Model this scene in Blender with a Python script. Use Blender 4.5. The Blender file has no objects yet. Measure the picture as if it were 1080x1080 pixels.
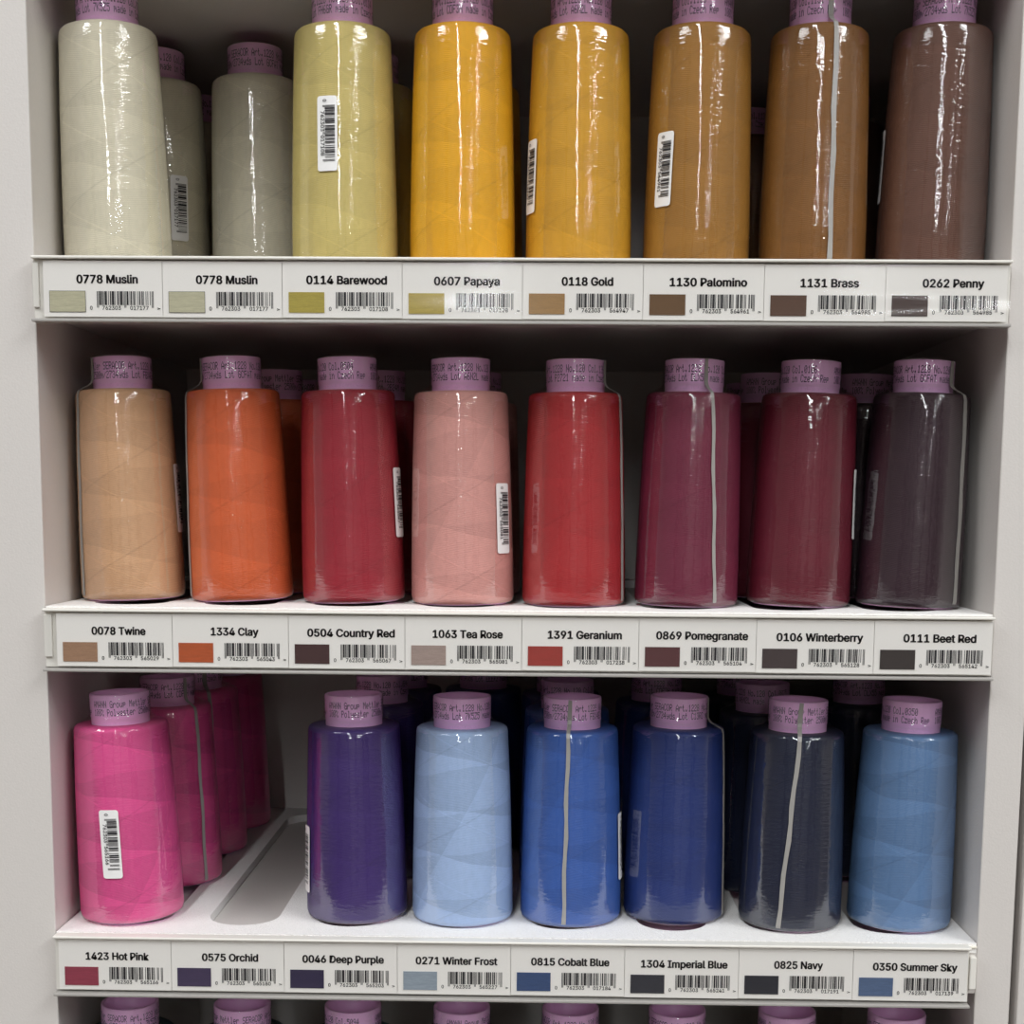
import bpy, bmesh, math, random
from mathutils import Vector, Matrix
PI = math.pi
random.seed(7)
C = bpy.context.scene.collection
sc = bpy.context.scene
Z0 = 1.30                      # height of the eye-level origin above the shop floor

# ------------------------------------------------------------------ camera
cam_d = bpy.data.cameras.new('camera'); cam = bpy.data.objects.new('camera', cam_d); C.objects.link(cam)
Rr = (0.9998032, 0.0182130, 0.0078609); Rd = (0.0100648, -0.1242693, -0.9921975); Rf = (-0.0170940, 0.9920814, -0.1244282)
m = Matrix(((Rr[0], -Rd[0], -Rf[0]), (Rr[1], -Rd[1], -Rf[1]), (Rr[2], -Rd[2], -Rf[2])))
cam.matrix_world = Matrix.Translation((0.0149, -0.7141, Z0 - 0.0029)) @ m.to_4x4()
cam_d.sensor_width = 36; cam_d.lens = 1525.99 / 1080 * 36
cam_d.shift_y = 180 / 1080
cam_d.clip_start = 0.02
sc.camera = cam
# ------------------------------------------------------------------ light
sc.view_settings.view_transform = 'Standard'; sc.view_settings.look = 'None'
sc.view_settings.gamma = 1; sc.view_settings.use_curve_mapping = False
sc.view_settings.exposure = 0.53
sc.cycles.caustics_reflective = False; sc.cycles.caustics_refractive = False
sc.cycles.max_bounces = 10; sc.cycles.transparent_max_bounces = 16; sc.cycles.diffuse_bounces = 8
wd = bpy.data.worlds.new('world'); sc.world = wd; wd.use_nodes = True
wd.node_tree.nodes['Background'].inputs[0].default_value = (1.0, 0.93, 0.88, 1)
wd.node_tree.nodes['Background'].inputs[1].default_value = 0.25
CEIL = 2.95
def strip(name, x, y0, y1, w, power, col=(0.94, 0.965, 0.975)):
    l = bpy.data.lights.new(name, 'AREA'); l.shape = 'RECTANGLE'; l.size = w; l.size_y = y1 - y0
    l.energy = power; l.color = col
    o = bpy.data.objects.new(name, l); C.objects.link(o); o.location = (x, (y0 + y1) / 2, CEIL - 0.06)
    return o
strip('ceiling_tube', -0.32, -9.5, -0.9, 0.10, 100)
strip('ceiling_tube', 2.1, -9.5, -0.9, 0.10, 100)
strip('fill_panel', -1.6, -1.8, -0.4, 0.9, 22)  # two added fill lamps, brighten the felt and shelf fronts from above
strip('fill_panel', 1.5, -1.8, -0.4, 0.9, 22)

# ------------------------------------------------------------------ node helpers
def new_mat(name):
    mt = bpy.data.materials.new(name); mt.use_nodes = True
    nt = mt.node_tree; b = nt.nodes['Principled BSDF']
    return mt, nt, b
def lin(c):
    return tuple(((v / 255) / 12.92 if v / 255 <= 0.04045 else ((v / 255 + 0.055) / 1.055) ** 2.4) for v in c)
def rgba(c): return (*lin(c), 1)
def mth(nt, op, a, b=None, c=None):
    n = nt.nodes.new('ShaderNodeMath'); n.operation = op
    for i, v in enumerate((a, b, c)):
        if v is None: continue
        if isinstance(v, (int, float)): n.inputs[i].default_value = v
        else: nt.links.new(v, n.inputs[i])
    return n.outputs[0]
def noise(nt, vec, scale, detail=2, rough=0.5):
    n = nt.nodes.new('ShaderNodeTexNoise'); n.inputs['Scale'].default_value = scale
    n.inputs['Detail'].default_value = detail; n.inputs['Roughness'].default_value = rough
    if vec is not None: nt.links.new(vec, n.inputs['Vector'])
    return n.outputs['Fac']
def mapping(nt, vec, scale):
    n = nt.nodes.new('ShaderNodeMapping'); n.inputs['Scale'].default_value = scale
    nt.links.new(vec, n.inputs['Vector']); return n.outputs[0]
def objco(nt):
    return nt.nodes.new('ShaderNodeTexCoord').outputs['Object']
def bump(nt, h, dist, strength=1.0):
    n = nt.nodes.new('ShaderNodeBump'); n.inputs['Distance'].default_value = dist
    n.inputs['Strength'].default_value = strength
    nt.links.new(h, n.inputs['Height']); return n.outputs[0]
def mixcol(nt, f, a, b):
    n = nt.nodes.new('ShaderNodeMix'); n.data_type = 'RGBA'
    nt.links.new(f, n.inputs[0])
    for s, v in ((6, a), (7, b)):
        if isinstance(v, tuple): n.inputs[s].default_value = v
        else: nt.links.new(v, n.inputs[s])
    return n.outputs[2]
def plain(name, col, rough=0.5, nscale=None, namp=0.06, bscale=None, bdist=0.0):
    mt, nt, b = new_mat(name); b.inputs['Roughness'].default_value = rough
    oc = objco(nt)
    f = noise(nt, oc, nscale or 60, 3)
    c = lin(col)
    nt.links.new(mixcol(nt, f, (*[v * (1 - namp) for v in c], 1), (*[min(1, v * (1 + namp)) for v in c], 1)), b.inputs['Base Color'])
    if bscale: nt.links.new(bump(nt, noise(nt, oc, bscale, 3), bdist), b.inputs['Normal'])
    return mt
M = {}
M['panel'] = plain('white_laminate', (211, 206, 202), 0.45, 500, 0.03, 900, 0.0001)
M['felt'] = plain('white_felt', (246, 244, 242), 0.95, 900, 0.07, 1400, 0.0006)
M['edge'] = plain('shelf_edging', (226, 221, 208), 0.5, 300, 0.03)
M['slot_base'] = plain('slot_base_laminate', (225, 222, 217), 0.5, 200, 0.02)
M['rail'] = plain('white_rail_plastic', (232, 229, 222), 0.35, 100, 0.02)
M['rail_grey'] = plain('grey_rail_lip', (165, 162, 158), 0.35, 100, 0.03)
M['paper'] = plain('label_paper', (247, 244, 239), 0.7, 900, 0.02)
M['ink'] = plain('printed_black_ink', (38, 36, 40), 0.6, 400, 0.05)
M['ink_light'] = plain('printed_grey_ink', (82, 80, 86), 0.6, 400, 0.05)
M['sticker'] = plain('sticker_paper', (238, 237, 236), 0.35, 300, 0.02)
M['collar'] = plain('lilac_plastic', (252, 198, 247), 0.35, 200, 0.03)
M['collar_ink'] = plain('collar_print', (58, 44, 84), 0.5, 900, 0.2)
M['seam'] = plain('film_seam_tape', (158, 155, 151), 0.3, 300, 0.08)
M['dark'] = plain('dark_slot', (40, 36, 36), 0.7)
M['floor'] = plain('shop_floor_vinyl', (118, 110, 104), 0.4, 3, 0.08)
M['ceil'] = plain('ceiling_tile', (225, 222, 216), 0.9, 30, 0.04)
M['wall_dark'] = plain('shop_end_wall', (222, 216, 209), 0.7, 20, 0.05)
M['column'] = plain('dark_column', (84, 74, 68), 0.6, 20, 0.05)
M['wall'] = plain('shop_wall_paint', (205, 200, 194), 0.8, 20, 0.03)

def film_mat(name, gloss, milk, bdist, cap=0.18, mult=1.4):
    mt = bpy.data.materials.new(name); mt.use_nodes = True; nt = mt.node_tree
    nt.nodes.clear()
    out = nt.nodes.new('ShaderNodeOutputMaterial')
    tr = nt.nodes.new('ShaderNodeBsdfTransparent'); tr.inputs[0].default_value = (0.995, 0.995, 0.995, 1)
    gl = nt.nodes.new('ShaderNodeBsdfGlossy'); gl.inputs['Roughness'].default_value = gloss
    fr = nt.nodes.new('ShaderNodeFresnel'); fr.inputs['IOR'].default_value = 1.5
    mx = nt.nodes.new('ShaderNodeMixShader')
    oc = objco(nt)
    if bdist:
        inf = nt.nodes.new('ShaderNodeObjectInfo')
        cmb = nt.nodes.new('ShaderNodeVectorMath'); cmb.operation = 'ADD'
        sh = mth(nt, 'MULTIPLY', inf.outputs['Random'], 7.0)
        nt.links.new(oc, cmb.inputs[0]); nt.links.new(sh, cmb.inputs[1])
        n1 = noise(nt, mapping(nt, cmb.outputs[0], (1, 1, 0.45)), 300, 2)
        n2 = noise(nt, mapping(nt, cmb.outputs[0], (1, 1, 0.10)), 180, 1)
        n3 = noise(nt, mapping(nt, cmb.outputs[0], (0.35, 0.35, 1.6)), 420, 2)
        h = mth(nt, 'ADD', mth(nt, 'MULTIPLY', n3, 0.55), mth(nt, 'ADD', mth(nt, 'MULTIPLY', n1, 0.35), mth(nt, 'MULTIPLY', n2, 0.9)))
        nb = bump(nt, h, bdist)
        nt.links.new(nb, gl.inputs['Normal']); nt.links.new(nb, fr.inputs['Normal'])
    f = mth(nt, 'MULTIPLY_ADD', fr.outputs[0], mult, milk)
    f = mth(nt, 'MINIMUM', f, cap)
    nt.links.new(f, mx.inputs[0]); nt.links.new(tr.outputs[0], mx.inputs[1]); nt.links.new(gl.outputs[0], mx.inputs[2])
    nt.links.new(mx.outputs[0], out.inputs[0])
    return mt
M['film'] = film_mat('clear_shrink_film', 0.045, 0.0, 0.00029)
M['cover'] = film_mat('clear_rail_plastic', 0.10, 0.0, 0.0, 0.3, 0.55)

def thread_mat(name, col, sheen_contrast):
    mt, nt, b = new_mat(name)
    b.inputs['Roughness'].default_value = 0.55
    b.inputs['Specular IOR Level'].default_value = 0.3
    oc = objco(nt); sp = nt.nodes.new('ShaderNodeSeparateXYZ'); nt.links.new(oc, sp.inputs[0])
    x, y, z = sp.outputs
    inf = nt.nodes.new('ShaderNodeObjectInfo'); rnd = inf.outputs['Random']
    u = mth(nt, 'MULTIPLY', mth(nt, 'ARCTAN2', y, x), 1 / (2 * PI))
    wob = mth(nt, 'MULTIPLY', noise(nt, oc, 30, 0), 0.3)
    pa = mth(nt, 'ADD', mth(nt, 'MULTIPLY_ADD', z, 38, rnd), mth(nt, 'ADD', u, wob))
    pb = mth(nt, 'ADD', mth(nt, 'MULTIPLY_ADD', z, 45, mth(nt, 'MULTIPLY', rnd, 3.7)), mth(nt, 'SUBTRACT', wob, u))
    A = mth(nt, 'FRACT', pa); B = mth(nt, 'FRACT', pb)
    sel = mth(nt, 'GREATER_THAN', A, B)
    # fine thread lines in the direction of the wedge on top
    la = mth(nt, 'SINE', mth(nt, 'MULTIPLY', mth(nt, 'MULTIPLY_ADD', z, 1250, mth(nt, 'MULTIPLY', u, 27)), 2 * PI))
    lb = mth(nt, 'SINE', mth(nt, 'MULTIPLY', mth(nt, 'MULTIPLY_ADD', z, 1250, mth(nt, 'MULTIPLY', u, -24)), 2 * PI))
    mixl = nt.nodes.new('ShaderNodeMix'); nt.links.new(sel, mixl.inputs[0]); nt.links.new(lb, mixl.inputs[2]); nt.links.new(la, mixl.inputs[3])
    lines = mixl.outputs[0]
    # a few single strands lying across the winding
    sa = mth(nt, 'FRACT', mth(nt, 'ADD', mth(nt, 'MULTIPLY_ADD', z, 27, mth(nt, 'MULTIPLY', rnd, 5.1)), mth(nt, 'MULTIPLY', u, 2)))
    st = mth(nt, 'LESS_THAN', sa, 0.022)
    sb = mth(nt, 'FRACT', mth(nt, 'ADD', mth(nt, 'MULTIPLY_ADD', z, 23, mth(nt, 'MULTIPLY', rnd, 9.3)), mth(nt, 'MULTIPLY', u, -2)))
    st2 = mth(nt, 'LESS_THAN', sb, 0.020)
    nz = noise(nt, mapping(nt, oc, (1, 1, 0.6)), 400, 3)
    wedge = mth(nt, 'ADD', mth(nt, 'MULTIPLY', mth(nt, 'SUBTRACT', A, 0.5), 0.6), mth(nt, 'SUBTRACT', sel, 0.5))
    v = mth(nt, 'MULTIPLY_ADD', wedge, sheen_contrast, 1.0)  # sheen of the crossed thread layers, put into the base colour as wedges
    v = mth(nt, 'MULTIPLY_ADD', lines, 0.045, v)
    v = mth(nt, 'MULTIPLY_ADD', mth(nt, 'SUBTRACT', nz, 0.5), 0.18, v)
    v = mth(nt, 'MULTIPLY_ADD', st, 0.08, v)
    v = mth(nt, 'MULTIPLY_ADD', st2, -0.08, v)
    n = nt.nodes.new('ShaderNodeVectorMath'); n.operation = 'SCALE'
    n.inputs[0].default_value = lin(col); nt.links.new(v, n.inputs['Scale'])
    nt.links.new(n.outputs[0], b.inputs['Base Color'])
    hh = mth(nt, 'ADD', mth(nt, 'MULTIPLY', lines, 0.5), mth(nt, 'MULTIPLY', mth(nt, 'ADD', st, st2), 1.5))
    nt.links.new(bump(nt, hh, 0.00006), b.inputs['Normal'])
    return mt

# ------------------------------------------------------------------ mesh helpers
def link(name, me, mat=None, parent=None, loc=None):
    o = bpy.data.objects.new(name, me); C.objects.link(o)
    if mat is not None and me is not None:
        me.materials.clear(); me.materials.append(mat)
    if parent is not None: o.parent = parent
    if loc is not None: o.location = loc
    return o
def bm_mesh(bm, name, smooth=False):
    me = bpy.data.meshes.new(name); bm.to_mesh(me); bm.free()
    if smooth:
        for p in me.polygons: p.use_smooth = True
    return me
def box(bm, x0, x1, y0, y1, z0, z1, bev=0.0):
    r = bmesh.ops.create_cube(bm, size=1)
    bmesh.ops.scale(bm, vec=(x1 - x0, y1 - y0, z1 - z0), verts=r['verts'])
    bmesh.ops.translate(bm, vec=((x0 + x1) / 2, (y0 + y1) / 2, (z0 + z1) / 2), verts=r['verts'])
    if bev:
        es = list({e for v in r['verts'] for e in v.link_edges})
        bmesh.ops.bevel(bm, geom=es, offset=bev, segments=2, affect='EDGES', profile=0.5)
def boxobj(name, dims, mat, parent=None, bev=0.0):
    bm = bmesh.new(); box(bm, *dims, bev=bev)
    return link(name, bm_mesh(bm, name), mat, parent)
def lathe(prof, seg=64, closed=False):
    vs = []; fs = []
    n = len(prof)
    for r, z in prof:
        for k in range(seg):
            a = 2 * PI * k / seg; vs.append((r * math.cos(a), r * math.sin(a), z))
    for i in range(n if closed else n - 1):
        j = (i + 1) % n
        for k in range(seg):
            k2 = (k + 1) % seg
            fs.append((i * seg + k, i * seg + k2, j * seg + k2, j * seg + k))
    return vs, fs
def pymesh(name, vs, fs, smooth=False):
    me = bpy.data.meshes.new(name); me.from_pydata(vs, [], fs); me.update()
    if smooth:
        for p in me.polygons: p.use_smooth = True
    return me
def thing(name, label, cat, group=None, loc=(0, 0, 0)):
    o = bpy.data.objects.new(name, None); C.objects.link(o); o.location = loc; o.empty_display_size = 0.02
    return tag(o, label, cat, group)
def tag(o, label, cat, group=None):
    o['label'] = label; o['category'] = cat
    if group: o['group'] = group
    return o
def structure(o): o['kind'] = 'structure'; return o

# ------------------------------------------------------------------ the shop around the cabinet
structure(boxobj('floor', (-5.5, 6.5, -11, 0.5, -0.05, 0), M['floor']))
structure(boxobj('ceiling', (-5.5, 6.5, -11, 0.5, CEIL, CEIL + 0.05), M['ceil']))
structure(boxobj('wall_back', (-5.5, 6.5, 0.34, 0.40, 0, CEIL), M['wall']))
structure(boxobj('wall_front', (-5.5, 6.5, -11, -10.9, 0, CEIL), M['wall_dark']))
for i_, (px_, py_) in enumerate(((-2.3, -3.6), (-0.75, -4.6), (0.75, -5.2), (1.9, -3.4), (3.4, -4.4))):  # unseen columns, added to give the film vertical bands to reflect
    structure(boxobj('added_column_%d' % (i_ + 1), (px_ - 0.16, px_ + 0.16, py_ - 0.16, py_ + 0.16, 0, CEIL), M['column']))
structure(boxobj('wall_left', (-5.5, -5.4, -11, 0.5, 0, CEIL), M['wall']))
structure(boxobj('wall_right', (6.4, 6.5, -11, 0.5, 0, CEIL), M['wall']))

# ------------------------------------------------------------------ cabinet
WL, WR, BACK = -0.2298, 0.2391, 0.3044
ZF = [0.1125 + Z0, -0.0563 + Z0, -0.2230 + Z0, -0.3900 + Z0]      # felt tops of the shelves, top to bottom
cab = thing('display_cabinet', 'tall white open shelf cabinet filled with rows of thread spools', 'cabinet')
boxobj('side_panel', (WL - 0.060, WL, 0, BACK + 0.016, 0, 1.95), M['panel'], cab, 0.0006)
boxobj('side_panel', (WR, WR + 0.0178, 0, BACK + 0.016, 0, 1.95), M['panel'], cab, 0.0006)
boxobj('back_panel', (WL, WR, BACK, BACK + 0.016, 0, 1.95), M['panel'], cab)
LANE = [-0.1960 + 0.0570 * i for i in range(8)]
def stadium(cx, w, y0, y1, n=14):
    r = w / 2; pts = []
    for k in range(n + 1):
        a = PI + PI * k / n; pts.append((cx + r * math.cos(a), y0 + r + r * math.sin(a)))
    for k in range(n + 1):
        a = PI * k / n; pts.append((cx + r * math.cos(a), y1 - r + r * math.sin(a)))
    return pts
SLOTX = [-0.1958 + 0.0567 * i for i in range(8)]
def felt_mesh(zt, th):
    bm = bmesh.new(); loops = []
    rect = [(WL + 0.0005, -0.0005), (WR - 0.0005, -0.0005), (WR - 0.0005, BACK - 0.0005), (WL + 0.0005, BACK - 0.0005)]
    for pts in [rect] + [stadium(x, 0.037, 0.0150, 0.284) for x in SLOTX]:
        vs = [bm.verts.new((a, b, zt)) for a, b in pts]
        for i in range(len(vs)): bm.edges.new((vs[i], vs[(i + 1) % len(vs)]))
    bmesh.ops.triangle_fill(bm, use_beauty=True, use_dissolve=False, edges=bm.edges[:])
    # drop any triangles filling the slots
    for f in bm.faces[:]:
        c = f.calc_center_median()
        for x in SLOTX:
            if abs(c.x - x) < 0.0184:
                r = 0.0185; yy = min(max(c.y, 0.0150 + r), 0.284 - r)
                if math.hypot(c.x - x, c.y - yy) < r * 0.985: bm.faces.remove(f); break
    for f in bm.faces:
        if f.normal.z < 0: f.normal_flip()
    ext = bmesh.ops.extrude_face_region(bm, geom=bm.faces[:])
    vv = [g for g in ext['geom'] if isinstance(g, bmesh.types.BMVert)]
    bmesh.ops.translate(bm, vec=(0, 0, -th), verts=vv)
    bmesh.ops.recalc_face_normals(bm, faces=bm.faces[:])
    return bm_mesh(bm, 'felt_liner')
for i, zt in enumerate([0.2813 + Z0] + ZF):
    sh = boxobj('shelf', (WL + 0.0002, WR - 0.0002, 0.0, BACK - 0.0002, zt - 0.0263, zt - 0.005), M['panel'], cab, 0.0003)
    link('felt_liner', felt_mesh(zt, 0.0049), M['felt'], sh)
    boxobj('edge_band', (WL + 0.0004, WR - 0.0004, -0.0016, -0.0001, zt - 0.0024, zt - 0.0013), M['edge'], sh, 0.0003)
    for sx in (WL + 0.020, WR - 0.034):
        boxobj('peg_groove', (sx, sx + 0.014, 0.013, 0.0145, zt - 0.0267, zt - 0.0262), M['dark'], sh)
nb = tag(boxobj('neighbouring_cabinet', (WR + 0.0211, WR + 0.0211 + 0.5, -0.002, BACK, 0, 1.95), M['panel'], None, 0.0006),
         'white side of the next cabinet beyond a narrow dark gap at the right edge', 'cabinet')

# ------------------------------------------------------------------ writing
FIVE = {}
def _f(ch, s): FIVE[ch] = [int(t, 16) for t in s.split()]
for row in ("0 3E 51 49 45 3E|1 00 42 7F 40 00|2 62 51 49 49 46|3 22 41 49 49 36|4 18 14 12 7F 10|5 27 45 45 45 39|6 3C 4A 49 49 30|7 01 71 09 05 03|"
            "8 36 49 49 49 36|9 06 49 49 29 1E|. 00 60 60 00 00|/ 20 10 08 04 02|% 23 13 08 64 62|A 7C 12 11 12 7C|B 7F 49 49 49 36|C 3E 41 41 41 22|"
            "D 7F 41 41 41 3E|E 7F 49 49 49 41|F 7F 09 09 09 01|G 3E 41 49 49 7A|H 7F 08 08 08 7F|J 20 40 41 3F 01|K 7F 08 14 22 41|L 7F 40 40 40 40|"
            "M 7F 02 0C 02 7F|N 7F 04 08 10 7F|O 3E 41 41 41 3E|P 7F 09 09 09 06|Q 3E 41 51 21 5E|R 7F 09 19 29 46|S 46 49 49 49 31|T 01 01 7F 01 01|"
            "X 63 14 08 14 63|Z 61 51 49 45 43|a 20 54 54 54 78|c 38 44 44 44 20|d 38 44 44 48 7F|e 38 54 54 54 18|h 7F 08 04 04 78|i 00 44 7D 40 00|"
            "k 7F 10 28 44 00|l 00 41 7F 40 00|m 7C 04 18 04 78|n 7C 08 04 04 78|o 38 44 44 44 38|p 7C 14 14 14 08|r 7C 08 04 04 08|s 48 54 54 54 20|"
            "t 04 3F 44 40 20|u 3C 40 40 20 7C|y 0C 50 50 50 3C|z 44 64 54 4C 44|> 00 41 22 14 08").split('|'):
    ch, rest = row.split(' ', 1); _f(ch, rest)
def pixel_runs(text):
    """yields (column, row0, row1) runs of lit dots; rows counted from the top"""
    for i, ch in enumerate(text):
        if ch == ' ': continue
        for c, bits in enumerate(FIVE[ch]):
            r = 0
            while r < 8:
                if bits >> r & 1:
                    r0 = r
                    while r < 8 and bits >> r & 1: r += 1
                    yield i * 6 + c, r0, r
                else: r += 1
TXT = {}
SANS = None
try:
    import os
    SANS = bpy.data.fonts.load(os.path.join(bpy.utils.system_resource('DATAFILES'), 'fonts', 'Inter.woff2'))
except Exception:
    SANS = None
def text_tris(s, bold):
    """flat outline text of height ~1 as (verts, faces) centred on its own box"""
    key = (s, bold)
    if key in TXT: return TXT[key]
    cu = bpy.data.curves.new('lettering', 'FONT'); cu.body = s; cu.size = 1; cu.resolution_u = 3
    if SANS: cu.font = SANS
    cu.fill_mode = 'FRONT'
    o = bpy.data.objects.new('lettering', cu); C.objects.link(o)
    bpy.context.view_layer.update()
    me = o.to_mesh()
    vs = [(v.co.x, v.co.y) for v in me.vertices]; fs = [tuple(p.vertices) for p in me.polygons]
    o.to_mesh_clear(); bpy.data.objects.remove(o); bpy.data.curves.remove(cu)
    TXT[key] = (vs, fs); return TXT[key]
def add_text(V, F, s, bold, cx, base, width, height):
    """text as polygons in (s, t): centred on cx, sitting on base, scaled to a width and a cap height"""
    vs, fs = text_tris(s, bold)
    xs = [v[0] for v in vs]; x0, x1 = min(xs), max(xs)
    cap = max(v[1] for v in text_tris('1', bold)[0])
    k = len(V); sx = width / (x1 - x0); sy = height / cap
    for da, db in [((0.034 if bold else 0.014) * math.cos(q * PI / 3), (0.022 if bold else 0.012) * math.sin(q * PI / 3)) for q in range(6)] + [(0, 0)]:
        k = len(V)
        for a, b in vs: V.append((cx + (a + da - (x0 + x1) / 2) * sx, base + (b + db) * sy))
        for f in fs: F.append(tuple(k + i for i in f))
def add_rect(V, F, a0, a1, b0, b1):
    k = len(V); V += [(a0, b0), (a1, b0), (a1, b1), (a0, b1)]; F.append((k, k + 1, k + 2, k + 3))
LC = ['0001101', '0011001', '0010011', '0111101', '0100011', '0110001', '0101111', '0111011', '0110111', '0001011']
def ean_bits(left, right):
    s = '101' + ''.join(LC[int(d)] for d in left) + '01010'
    s += ''.join(''.join('1' if b == '0' else '0' for b in LC[int(d)]) for d in right) + '101'
    return s
def barcode(V, F, left, right, x0, w, top, bot, guard):
    bits = ean_bits(left, right); n = len(bits); mw = w / n; i = 0
    while i < n:
        if bits[i] == '1':
            j = i
            while j < n and bits[j] == '1': j += 1
            g = i < 3 or 45 <= i < 50 or i >= 92
            add_rect(V, F, x0 + i * mw, x0 + j * mw, bot - (guard if g else 0), top); i = j
        else: i += 1

# ------------------------------------------------------------------ thread spools
H = 0.1185
core_prof = [(0.0090, 0.0), (0.0232, 0.0), (0.0236, 0.0003), (0.0236, 0.0008), (0.0150, 0.0012), (0.0149, 0.1030), (0.0149, 0.1060), (0.01515, 0.1066),
             (0.01515, 0.1178), (0.0149, 0.1184), (0.0143, 0.1185), (0.0137, 0.1181), (0.0132, 0.1172), (0.0118, 0.0850), (0.0112, 0.0300), (0.0090, 0.0)]
ME_CORE = pymesh('spool_core', *lathe(core_prof, 64), True)
thread_prof = [(0.0152, 0.0008), (0.0246, 0.0006), (0.0260, 0.0013), (0.0267, 0.0036), (0.0266, 0.020), (0.0260, 0.045), (0.0253, 0.070), (0.0244, 0.0925),
               (0.0241, 0.0998), (0.0237, 0.1014), (0.0227, 0.1023), (0.0190, 0.1026), (0.0152, 0.1026)]
ME_THREAD = pymesh('thread_winding', *lathe(thread_prof, 96), True)
film_prof = [(0.0148, 0.1192), (0.0154, 0.1190), (0.0156, 0.1180), (0.0157, 0.1110), (0.0159, 0.1075), (0.0168, 0.1058), (0.0186, 0.1046), (0.0210, 0.1036), (0.0236, 0.1023),
             (0.02445, 0.1002), (0.02472, 0.0930), (0.02562, 0.0700), (0.02632, 0.0450), (0.02692, 0.0200), (0.02702, 0.0036), (0.0264, 0.0009), (0.0248, 0.0001)]
ME_FILM = pymesh('shrink_film', *lathe(film_prof, 96), True)
def film_r(z):
    pr = sorted((b, a) for a, b in film_prof[3:])
    for (z0, r0), (z1, r1) in zip(pr, pr[1:]):
        if z0 <= z <= z1: return r0 + (r1 - r0) * (z - z0) / (z1 - z0)
    return pr[0][1] if z < pr[0][0] else pr[-1][1]
def collar_text_mesh(col, lot, centre):
    l1 = 'AMANN Group Mettler SERACOR Art.1228 No.120 Col.%s' % col
    l2 = '100%% Polyester 2500m/2734yds Lot %s made in Czech Rep' % lot
    R = 0.01515 + 0.00012; N = 58
    vs = []; fs = []; ph = 0.00052
    for text, top in ((l1, 0.1156), (l2, 0.1113)):
        for c, r0, r1 in pixel_runs(text):
            a0 = (c / 6 - centre) * 2 * PI / N - PI / 2; a1 = (c / 6 + 0.95 / 6 - centre) * 2 * PI / N - PI / 2
            z1 = top - r0 * ph; z0 = top - r1 * ph + 0.04 * ph
            k = len(vs)
            vs += [(R * math.cos(a0), R * math.sin(a0), z0), (R * math.cos(a1), R * math.sin(a1), z0),
                   (R * math.cos(a1), R * math.sin(a1), z1), (R * math.cos(a0), R * math.sin(a0), z1)]
            fs.append((k, k + 1, k + 2, k + 3))
    return pymesh('collar_lettering', vs, fs)
def seam_mesh(theta, w=0.0021, skew=0.0):
    """flat overlap strip of the film running from the collar rim to the base"""
    zs = [0.1183, 0.1140, 0.1100, 0.1078, 0.1062, 0.1050, 0.1037, 0.1022, 0.0998, 0.093] + [0.093 - 0.0089 * k for k in range(1, 11)] + [0.0025]
    vs = []; fs = []
    for i, z in enumerate(zs):
        r = film_r(z); t = theta + skew * (0.06 - z) / 0.06 + 0.012 * math.sin(z * 160 + theta)
        ww = w * (1 + 0.12 * math.sin(z * 300))
        for da, dr in ((-ww / 2, 0.0001), (-ww / 2, 0.0003), (ww / 2, 0.0003), (ww / 2, 0.0001)):
            a = t - PI / 2 + da / r; vs.append(((r + dr) * math.cos(a), (r + dr) * math.sin(a), z))
        if i:
            b = 4 * (i - 1); c = 4 * i
            for j in range(3): fs.append((b + j, c + j, c + j + 1, b + j + 1))
    return pymesh('film_seam', vs, fs)
def wrap(V, F, theta, zc, off, name, hz=1.0):
    """bend flat (s, t) shapes round the spool"""
    vs = []
    for s, t in V:
        z = zc + t; r = film_r(z) + off; a = theta - PI / 2 + s / r
        vs.append((r * math.cos(a), r * math.sin(a), z))
    return pymesh(name, vs, F)
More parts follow.
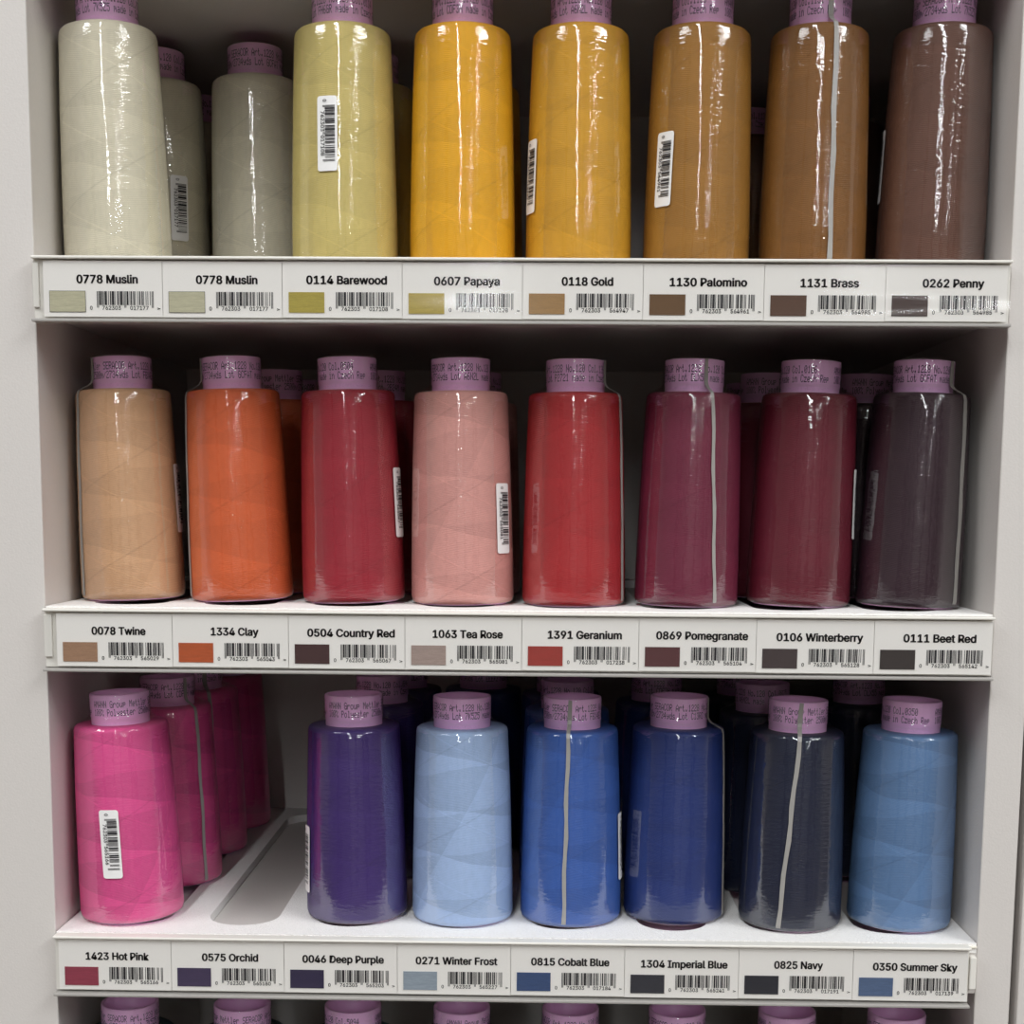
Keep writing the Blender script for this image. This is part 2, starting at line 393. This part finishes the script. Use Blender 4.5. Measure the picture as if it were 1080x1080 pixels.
def sticker_meshes(theta, zc, left, right, tilt=0.0, w=0.0102, h=0.0356, hz=1.0):
    h = h / hz
    bm = bmesh.new(); r = 0.0013; pts = []
    for cx, cy, a0 in ((w / 2 - r, h / 2 - r, 0), (-w / 2 + r, h / 2 - r, 90), (-w / 2 + r, -h / 2 + r, 180), (w / 2 - r, -h / 2 + r, 270)):
        for k in range(5):
            a = math.radians(a0 + k * 22.5); pts.append((cx + r * math.cos(a), cy + r * math.sin(a)))
    # grid rows so that the patch follows the curve
    V = []; F = []
    cols = 10; rows = 28
    def halfw(t):
        d = h / 2 - abs(t)
        return w / 2 - (r - math.sqrt(max(0, r * r - (r - d) ** 2)) if d < r else 0)
    ts = sorted({-h / 2, -h / 2 + r * .15, -h / 2 + r * .5, -h / 2 + r, h / 2, h / 2 - r * .15, h / 2 - r * .5, h / 2 - r} | {-h / 2 + r + (h - 2 * r) * k / 16 for k in range(17)})
    for t in ts:
        hw = max(halfw(t), 1e-5)
        for c in range(cols + 1): V.append((-hw + 2 * hw * c / cols, t))
    for i in range(len(ts) - 1):
        for c in range(cols):
            k = i * (cols + 1) + c; F.append((k, k + 1, k + cols + 2, k + cols + 1))
    bm.free()
    skew = lambda P: [(a + tilt * b, b) for a, b in P]
    base = wrap(skew(V), F, theta, zc, 0.0005, 'barcode_sticker')
    V = []; F = []
    # bars are stacked down the strip, digits run down its left edge
    BV = []; BF = []; barcode(BV, BF, left, right, 0, 0.0265, 0.0062, 0.0012, 0.0012)
    TV = []; TF = []
    sp = lambda s: s
    k = 0
    add_text(TV, TF, '0', False, -0.0022, 0.0002, 0.0011, 0.0018)
    add_text(TV, TF, left, False, 0.0075, -0.0010, 0.0095, 0.0019)
    add_text(TV, TF, right, False, 0.0190, -0.0010, 0.0095, 0.0019)
    for PV, PF in ((BV, BF), (TV, TF)):
        k = len(V)
        V += [(q - 0.0022, (h / 2 - 0.0045 / hz) - p / hz) for p, q in PV]; F += [tuple(k + i for i in f) for f in PF]
    # rotate: text direction +p goes down, q (up of text) goes right
    bars = wrap(skew(V), F, theta, zc, 0.00085, 'printed_barcode')
    return base, bars
PALETTE = {
 'muslin': ((214, 207, 184), .05), 'barewood': ((200, 182, 112), .05), 'papaya': ((228, 166, 32), .06), 'gold': ((204, 150, 42), .06), 'palomino': ((154, 108, 44), .06),
 'brass': ((124, 82, 36), .06), 'penny': ((98, 66, 54), .06), 'twine': ((206, 162, 124), .07), 'clay': ((204, 94, 52), .07), 'country': ((150, 36, 50), .05),
 'rose': ((210, 150, 142), .08), 'geranium': ((164, 40, 44), .05), 'pomegranate': ((110, 36, 60), .04), 'winterberry': ((98, 24, 40), .04), 'beet': ((48, 28, 38), .04),
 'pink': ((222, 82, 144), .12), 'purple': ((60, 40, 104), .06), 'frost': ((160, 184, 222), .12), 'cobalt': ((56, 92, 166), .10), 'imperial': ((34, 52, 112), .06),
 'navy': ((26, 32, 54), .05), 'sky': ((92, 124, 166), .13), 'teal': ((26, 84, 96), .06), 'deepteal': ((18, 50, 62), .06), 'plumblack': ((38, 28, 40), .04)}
TM = {}
def winding_mesh(shade):
    if shade not in TM:
        me = ME_THREAD.copy(); me.materials.clear(); me.materials.append(thread_mat(shade + '_thread', *PALETTE[shade])); TM[shade] = me
    return TM[shade]
HS = [1.13, 1.055, 1.0, 1.0]
ROWN = ['top', 'middle', 'lower', 'bottom']
lots = ['7K5Z5', 'EEER2', 'FBX4E', 'GCFAT', 'FH6GR', 'C13RD', 'CDF3H', '2B24M', 'A6N2L', 'CKRC7', 'P2721', 'DLX55']
ME_CORE.materials.append(M['collar']); ME_FILM.materials.append(M['film'])
count = [0]
def spool(row, x, y, shade, label, col='0778', centre=30, seam=None, stick=None, code=('762303', '017177'), text=True, lean=0, group=None):
    root = thing('thread_spool', label, 'thread spool', group or ('thread spools standing on the %s shelf' % ROWN[row]), (x, y, ZF[row] + 0.0001 + 0.0250 * abs(math.sin(math.radians(lean)))))
    hz = HS[row]
    yaw = math.atan2(0.0149 - x, 0.7141 + y)          # the lettering is placed relative to the line of sight
    root.rotation_euler = (0, math.radians(lean), 0); root.scale = (1, 1, hz)
    core = link('spool_core', ME_CORE, None, root)
    link('thread_winding', winding_mesh(shade), None, root)
    link('shrink_film', ME_FILM, None, root)
    if text:
        t = link('collar_lettering', collar_text_mesh(col, lots[count[0] % len(lots)], centre), M['collar_ink'], core); t.rotation_euler.z = yaw
    if seam is not None:
        th, w, sk = (seam + (0,))[:3]
        link('film_seam', seam_mesh(th + yaw, w, sk), M['seam'], root)['label'] = 'grey overlap seam of the film'
    if stick is not None:
        th, zc, tl = stick
        a, b = sticker_meshes(th + yaw, zc / hz, code[0], code[1], tl, hz=hz)
        s = link('barcode_sticker', a, M['sticker'], root); link('printed_barcode', b, M['ink'], s)
        s['label'] = 'white sticker with a vertical barcode'
    count[0] += 1
    return root
AS = math.asin
# top shelf ---------------------------------------------------------------
spool(0, -0.2012, 0.045, 'muslin', 'cream thread spool at the front left corner of the top shelf', '0778', 37, lean=-1.42)
spool(0, -0.2020, 0.140, 'muslin', 'cream spool with barcode sticker tucked behind the leftmost top shelf spool', '0778', 38, stick=(0.36, 0.045, 0.03), lean=-0.85)
spool(0, -0.2005, 0.235, 'muslin', 'cream spool third deep in the leftmost top column, nearly hidden', '0778', 36, lean=-0.85)
spool(0, -0.1448, 0.132, 'muslin', 'cream spool set back from the shelf edge beside the pale khaki spool', '0778', 29, lean=-0.85)
spool(0, -0.0849, 0.045, 'barewood', 'pale khaki yellow spool with a barcode sticker on the top shelf', '0114', 41, stick=(AS(-.31), 0.062, 0.0), code=('762303', '017108'), lean=-0.43)
spool(0, -0.0825, 0.145, 'barewood', 'khaki spool hidden behind the pale khaki yellow one on the top shelf', '0114', 30, lean=0.00)
spool(0, -0.0251, 0.045, 'papaya', 'bright golden yellow spool in the middle of the top shelf', '0607', 38, lean=-0.16)
spool(0, -0.0225, 0.145, 'papaya', 'golden yellow spool peeking out behind the bright golden yellow one', '0607', 30, lean=0.00)
spool(0, 0.0338, 0.045, 'gold', 'mustard gold spool with a barcode sticker at its left edge', '0118', 36, stick=(AS(-.9), 0.045, 0.02), code=('762303', '564947'), lean=-0.04)
spool(0, 0.0934, 0.045, 'palomino', 'ochre brown spool with a barcode sticker on its left side', '1130', 51, stick=(AS(-.63), 0.047, 0.02), code=('762303', '564961'), lean=0.48)
spool(0, 0.1521, 0.045, 'brass', 'bronze brown spool with a grey film seam on the top shelf', '1131', 51, seam=(AS(.32), 0.0024), lean=0.37)
spool(0, 0.1490, 0.260, 'brass', 'dim brown spool deep behind, between the ochre and bronze brown spools', '1131', 45, lean=0.00)
spool(0, 0.2117, 0.045, 'penny', 'dark chocolate brown spool at the right end of the top shelf', '0262', 27, stick=(AS(-.99), 0.052, 0.0), code=('762303', '564985'), lean=1.22)
spool(0, 0.2010, 0.225, 'penny', 'dark brown spool in shadow behind the dark chocolate brown one', '0262', 20, lean=0.73)
# middle shelf --------------------------------------------------------------
spool(1, -0.1997, 0.052, 'twine', 'beige tan spool at the left end of the middle shelf', '0078', 26, seam=(AS(-.93), 0.0026), stick=(AS(.96), 0.052, 0.0), code=('762303', '565029'), lean=-1.72)
spool(1, -0.1413, 0.050, 'clay', 'burnt orange spool at the front of the middle shelf', '1334', 31, seam=(AS(-.97), 0.0024), lean=-2.04)
spool(1, -0.1330, 0.122, 'clay', 'orange spool second deep behind the burnt orange front spool', '1334', 12, lean=-1.22)
spool(1, -0.1290, 0.190, 'clay', 'orange spool third deep behind the burnt orange front spool', '1334', 22, lean=-1.22)
spool(1, -0.0816, 0.047, 'country', 'brick red spool with barcode sticker at its right edge, beside orange', '0504', 50, stick=(AS(.92), 0.051, 0.0), code=('762303', '565067'), lean=-1.50)
spool(1, -0.0750, 0.122, 'country', 'red spool in shadow behind the brick red spool', '0504', 30, lean=-0.90)
spool(1, -0.0244, 0.045, 'rose', 'pale dusty pink spool with a barcode sticker on the middle shelf', '1063', 32, stick=(AS(.79), 0.044, 0.0), code=('762303', '565081'), lean=-0.69)
spool(1, -0.0222, 0.122, 'rose', 'dusty pink spool in shadow behind the pale dusty pink one', '1063', 30, lean=0.00)
spool(1, 0.0336, 0.045, 'geranium', 'bright red spool with a film seam at its right edge', '1391', 40, seam=(AS(.93), 0.0024), lean=-0.12)
spool(1, 0.0923, 0.045, 'pomegranate', 'plum red spool with a pale film seam down its front', '0869', 34, seam=(AS(.45), 0.0018, 0.1), lean=1.01)
spool(1, 0.1516, 0.050, 'winterberry', 'dark wine red spool with barcode sticker at its right edge', '0106', 50, stick=(AS(.99), 0.053, 0.0), code=('762303', '565128'), lean=1.55)
spool(1, 0.1420, 0.122, 'winterberry', 'wine red spool second deep behind the dark wine red one', '0106', 8, lean=0.93)
spool(1, 0.1425, 0.190, 'winterberry', 'wine red spool third deep behind the dark wine red one', '0106', 15, lean=0.93)
spool(1, 0.2080, 0.046, 'beet', 'blackish plum spool at the right end of the middle shelf', '0111', 34, seam=(AS(.86), 0.0032), lean=1.90)
spool(1, 0.1975, 0.126, 'beet', 'blackish plum spool second deep at the right end of the middle shelf', '0111', 5, lean=1.49)
# lower shelf --------------------------------------------------------------
spool(2, -0.1994, 0.034, 'pink', 'hot pink spool with a barcode sticker, front left of the lower shelf', '1423', 9, stick=(AS(-.33), 0.043, -0.02), code=('762303', '565166'), lean=-2.22)
spool(2, -0.1945, 0.106, 'pink', 'hot pink spool second deep in the leftmost lower column', '1423', 30, seam=(AS(.62), 0.0020), lean=-1.33)
spool(2, -0.1942, 0.178, 'pink', 'hot pink spool third deep in the leftmost lower column', '1423', 44, seam=(AS(.28), 0.0024), lean=-1.33)
spool(2, -0.1925, 0.250, 'pink', 'hot pink spool at the very back of the leftmost lower column', '1423', 20, lean=-1.33)
spool(2, -0.0801, 0.041, 'purple', 'deep purple spool beside the empty slot on the lower shelf', '0046', 9, stick=(AS(-.97), 0.032, 0.0), code=('762303', '565203'), lean=-0.76)
spool(2, -0.0760, 0.130, 'purple', 'dark purple spool in shadow behind the deep purple one', '0046', 40, lean=0.00)
spool(2, -0.0700, 0.200, 'purple', 'dark purple spool third deep behind the deep purple one', '0046', 30, lean=0.00)
spool(2, -0.0235, 0.039, 'frost', 'pale icy blue spool at the front of the lower shelf', '0271', 32, lean=-0.37)
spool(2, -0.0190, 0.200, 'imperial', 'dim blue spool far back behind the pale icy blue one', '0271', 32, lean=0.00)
spool(2, 0.0341, 0.041, 'cobalt', 'medium cobalt blue spool with a silver film seam down its front', '0815', 27, seam=(AS(-.10), 0.0020, -0.03), stick=(AS(.98), 0.040, 0.0), code=('762303', '017184'), lean=-0.12)
spool(2, 0.0325, 0.112, 'cobalt', 'cobalt blue spool second deep, collar above the medium cobalt spool', '0815', 38, lean=0.00)
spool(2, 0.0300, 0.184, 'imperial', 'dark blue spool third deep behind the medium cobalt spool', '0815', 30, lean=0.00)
spool(2, 0.0896, 0.047, 'imperial', 'dark royal blue spool with a film seam at its right edge', '1304', 29, seam=(AS(.96), 0.0022), lean=0.45)
spool(2, 0.0870, 0.150, 'imperial', 'dark blue spool in shadow behind the dark royal blue one', '1304', 33, lean=0.00)
spool(2, 0.1503, 0.037, 'navy', 'blackish navy spool with a silver film seam down its front', '0825', 9, seam=(AS(-.05), 0.0022, -0.16), lean=0.69)
spool(2, 0.1440, 0.109, 'navy', 'navy spool second deep, collar showing behind the blackish navy one', '0825', 42, lean=0.00)
spool(2, 0.1420, 0.181, 'navy', 'navy spool third deep behind the blackish navy one', '0825', 30, lean=0.00)
spool(2, 0.2082, 0.038, 'sky', 'greyish sky blue spool at the right end of the lower shelf', '0350', 50, lean=1.40)
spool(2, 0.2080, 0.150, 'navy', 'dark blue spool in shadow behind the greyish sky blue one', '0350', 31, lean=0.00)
# bottom shelf (only the collars show) -----------------------------------------
cols4 = ['5094', '5094', '5094', '5094', '5094', '5094', '5094', '5094']
ord4 = ['leftmost', 'second from left', 'third from left', 'fourth from left', 'fifth from left', 'sixth from left', 'seventh from left', 'rightmost']
shade4 = ['deepteal', 'deepteal', 'teal', 'teal', 'deepteal', 'deepteal', 'deepteal', 'deepteal']
cen4 = [28, 20, 50, 5, 34, 30, 12, 28]
for i, x in enumerate((-0.2024, -0.1417, -0.0820, -0.0235, 0.0348, 0.0919, 0.1504, 0.2088)):
    spool(3, x, 0.034, shade4[i], '%s spool on the bottom shelf, only its lilac collar in frame' % ord4[i], cols4[i], cen4[i], group='spools on the bottom shelf')

# ------------------------------------------------------------------ label rails and shelf labels
CW, CH = 0.0575, 0.0262
ROWX = [-0.2238, -0.2227, -0.2268]; ROWZ = [0.1098 + Z0, -0.0592 + Z0, -0.2253 + Z0]
CARDS = [
 [('0778 Muslin', 64, '017177', (188, 184, 156)), ('0778 Muslin', 64, '017177', (188, 184, 156)), ('0114 Barewood', 84, '017108', (172, 156, 70)), ('0607 Papaya', 68, '017108', (176, 156, 76)),
  ('0118 Gold', 53, '564947', (160, 124, 78)), ('1130 Palomino', 80, '564961', (104, 76, 48)), ('1131 Brass', 60, '564985', (90, 64, 50)), ('0262 Penny', 63, '564985', (70, 54, 50))],
 [('0078 Twine', 58, '565029', (160, 124, 98)), ('1334 Clay', 51, '565043', (182, 84, 42)), ('0504 Country Red', 94, '565067', (70, 44, 44)), ('1063 Tea Rose', 75, '565081', (164, 144, 136)),
  ('1391 Geranium', 79, '017238', (158, 54, 46)), ('0869 Pomegranate', 98, '565104', (88, 48, 50)), ('0106 Winterberry', 92, '565128', (66, 54, 54)), ('0111 Beet Red', 77, '565142', (54, 46, 44))],
 [('1423 Hot Pink', 70, '565166', (146, 58, 76)), ('0575 Orchid', 62, '565180', (66, 54, 84)), ('0046 Deep Purple', 90, '565203', (48, 40, 70)), ('0271 Winter Frost', 90, '565227', (146, 158, 170)),
  ('0815 Cobalt Blue', 86, '017184', (54, 76, 118)), ('1304 Imperial Blue', 95, '565241', (48, 48, 56)), ('0825 Navy', 53, '017191', (38, 38, 46)), ('0350 Summer Sky', 92, '017139', (82, 102, 136))]]
CLAB = [
 ['white paper label with cream swatch at the left end of the top rail', 'white label with cream swatch, between the leftmost label and the khaki one', 'white label with khaki yellow swatch on the top rail',
  'white label with pale olive gold swatch under the bright golden yellow spool', 'white label with light brown swatch under the mustard gold spool', 'white label with mid brown swatch under the ochre brown spool',
  'white label with brown swatch under the bronze brown spool', 'white label with dark brown swatch at the right end of the top rail'],
 ['white label with tan swatch at the left end of the middle rail', 'white label with burnt orange swatch on the middle rail', 'white label with dark maroon swatch under the brick red spool',
  'white label with grey pink swatch on the middle rail', 'white label with bright red swatch on the middle rail', 'white label with dark wine swatch under the plum red spool',
  'white label with dark grey brown swatch under the dark wine red spool', 'white label with blackish swatch at the right end of the middle rail'],
 ['white label with crimson pink swatch at the left end of the lower rail', 'white label with dusky violet swatch below the empty slot', 'white label with dark purple swatch under the deep purple spool',
  'white label with pale grey blue swatch on the lower rail', 'white label with strong blue swatch under the medium cobalt spool', 'white label with charcoal swatch under the dark royal blue spool',
  'white label with near black swatch under the blackish navy spool', 'white label with greyish blue swatch at the right end of the lower rail']]
YB = -0.0058
def flat(V, F, x, y, z, name): return pymesh(name, [(x + a, y, z + b) for a, b in V], F)
def swatch_mat(name, col):
    mt, nt, b = new_mat(name); b.inputs['Roughness'].default_value = 0.7
    oc = objco(nt); f = noise(nt, mapping(nt, oc, (0.25, 1, 2.2)), 900, 3, 0.7); c = lin(col)
    nt.links.new(mixcol(nt, f, (*[v * 0.7 for v in c], 1), (*[min(1, v * 1.35) for v in c], 1)), b.inputs['Base Color'])
    return mt
for r in range(3):
    zt = ROWZ[r]; x0 = ROWX[r]; x1 = x0 + 8 * CW
    rail = thing('label_rail', ['clear front label rail clipped along the top shelf edge', 'clear front label rail clipped along the middle shelf edge',
                                'clear front label rail clipped along the lower shelf edge'][r], 'label rail', 'label rails on the shelf edges')
    xa, xb = WL + 0.0008, min(WR - 0.0012, x1 + 0.0035) if r < 2 else x1 + 0.001
    boxobj('rail_back', (xa, xb, -0.0042, -0.0008, zt - 0.0272, zt + 0.0006), M['rail'], rail, 0.0004)
    boxobj('top_lip', (xa, xb, -0.0078, -0.0008, zt + 0.0007, zt + 0.0021), M['rail'], rail, 0.0005)
    boxobj('bottom_lip', (xa, xb, -0.0090, -0.0008, zt - 0.0290, zt - 0.0275), M['rail_grey'], rail, 0.0004)
    # clear cover: thin sheet that kicks out towards the bottom
    prof = [(-0.0066, 0.0004), (-0.0066, -0.006), (-0.0066, -0.0125), (-0.00663, -0.0150), (-0.00672, -0.0170), (-0.0069, -0.0195), (-0.0070, -0.0215), (-0.00705, -0.0240), (-0.00705, -0.0272)]
    vs = []; fs = []
    for (yy, dz) in prof: vs += [(xa, yy, zt + dz), (xb, yy, zt + dz)]
    n = len(prof)
    for i in range(n - 1): fs.append((2 * i, 2 * i + 2, 2 * i + 3, 2 * i + 1))
    link('clear_cover', pymesh('clear_cover', vs, fs, True), M['cover'], rail)
    bm = bmesh.new()
    if r == 2: box(bm, x1 + 0.0012, x1 + 0.0046, -0.0050, -0.0004, zt - 0.0205, zt - 0.0035, 0.0006); ec = True
    else: box(bm, WL + 0.0009, x0 - 0.0022, -0.0058, -0.0043, zt - 0.0220, zt - 0.0010, 0.0004)
    link('end_clip', bm_mesh(bm, 'end_clip'), M['rail'], rail)
    for i, (title, wpx, code, sw) in enumerate(CARDS[r]):
        cx = x0 + i * CW
        dz = random.uniform(-0.0002, 0.0002)
        bm = bmesh.new(); box(bm, 0.00012, CW - 0.00012, 0, 0.0003, -CH, 0)
        card = link('shelf_label', bm_mesh(bm, 'shelf_label'), M['paper'], None, (cx, YB, zt + dz))
        tag(card, CLAB[r][i], 'label', 'shelf labels on the rails')
        kx = 0.000455
        V = []; F = []
        tx = CW / 2 + (0.0022 if r < 2 else 0.0013)
        if i == 7: tx += 0.001
        add_text(V, F, title, True, tx, -0.0104, wpx * kx, 0.0037)
        link('shade_lettering', flat(V, F, 0, -0.0002, 0, 'shade_lettering'), M['ink'], card)
        s = boxobj('colour_swatch', (0.0031, 0.0202, -0.00035, -0.0001, -0.0239, -0.0143), swatch_mat(title.split(' ', 1)[1].lower().replace(' ', '_') + '_swatch', sw), card)
        if r == 0 and i < 2:
            V = []; F = []
            for q in ((0.0029, 0.0204, -0.0241, -0.0239), (0.0029, 0.0204, -0.0143, -0.0141), (0.0029, 0.0031, -0.0241, -0.0141), (0.0202, 0.0204, -0.0241, -0.0141)): add_rect(V, F, *q)
            link('swatch_outline', flat(V, F, 0, -0.0003, 0, 'swatch_outline'), M['ink_light'], card)
        V = []; F = []
        barcode(V, F, '762303', code, 0.0258, 0.0273, -0.0142, -0.0207, 0.0012)
        add_text(V, F, '0', False, 0.0230, -0.0229, 0.0011, 0.0017)
        add_text(V, F, '762303', False, 0.0328, -0.0229, 0.0088, 0.0018)
        add_text(V, F, code, False, 0.0462, -0.0229, 0.0088, 0.0018)
        add_text(V, F, '>', False, 0.0556, -0.0228, 0.0014, 0.0013)
        link('printed_barcode', flat(V, F, 0, -0.0002, 0, 'printed_barcode'), M['ink'], card)
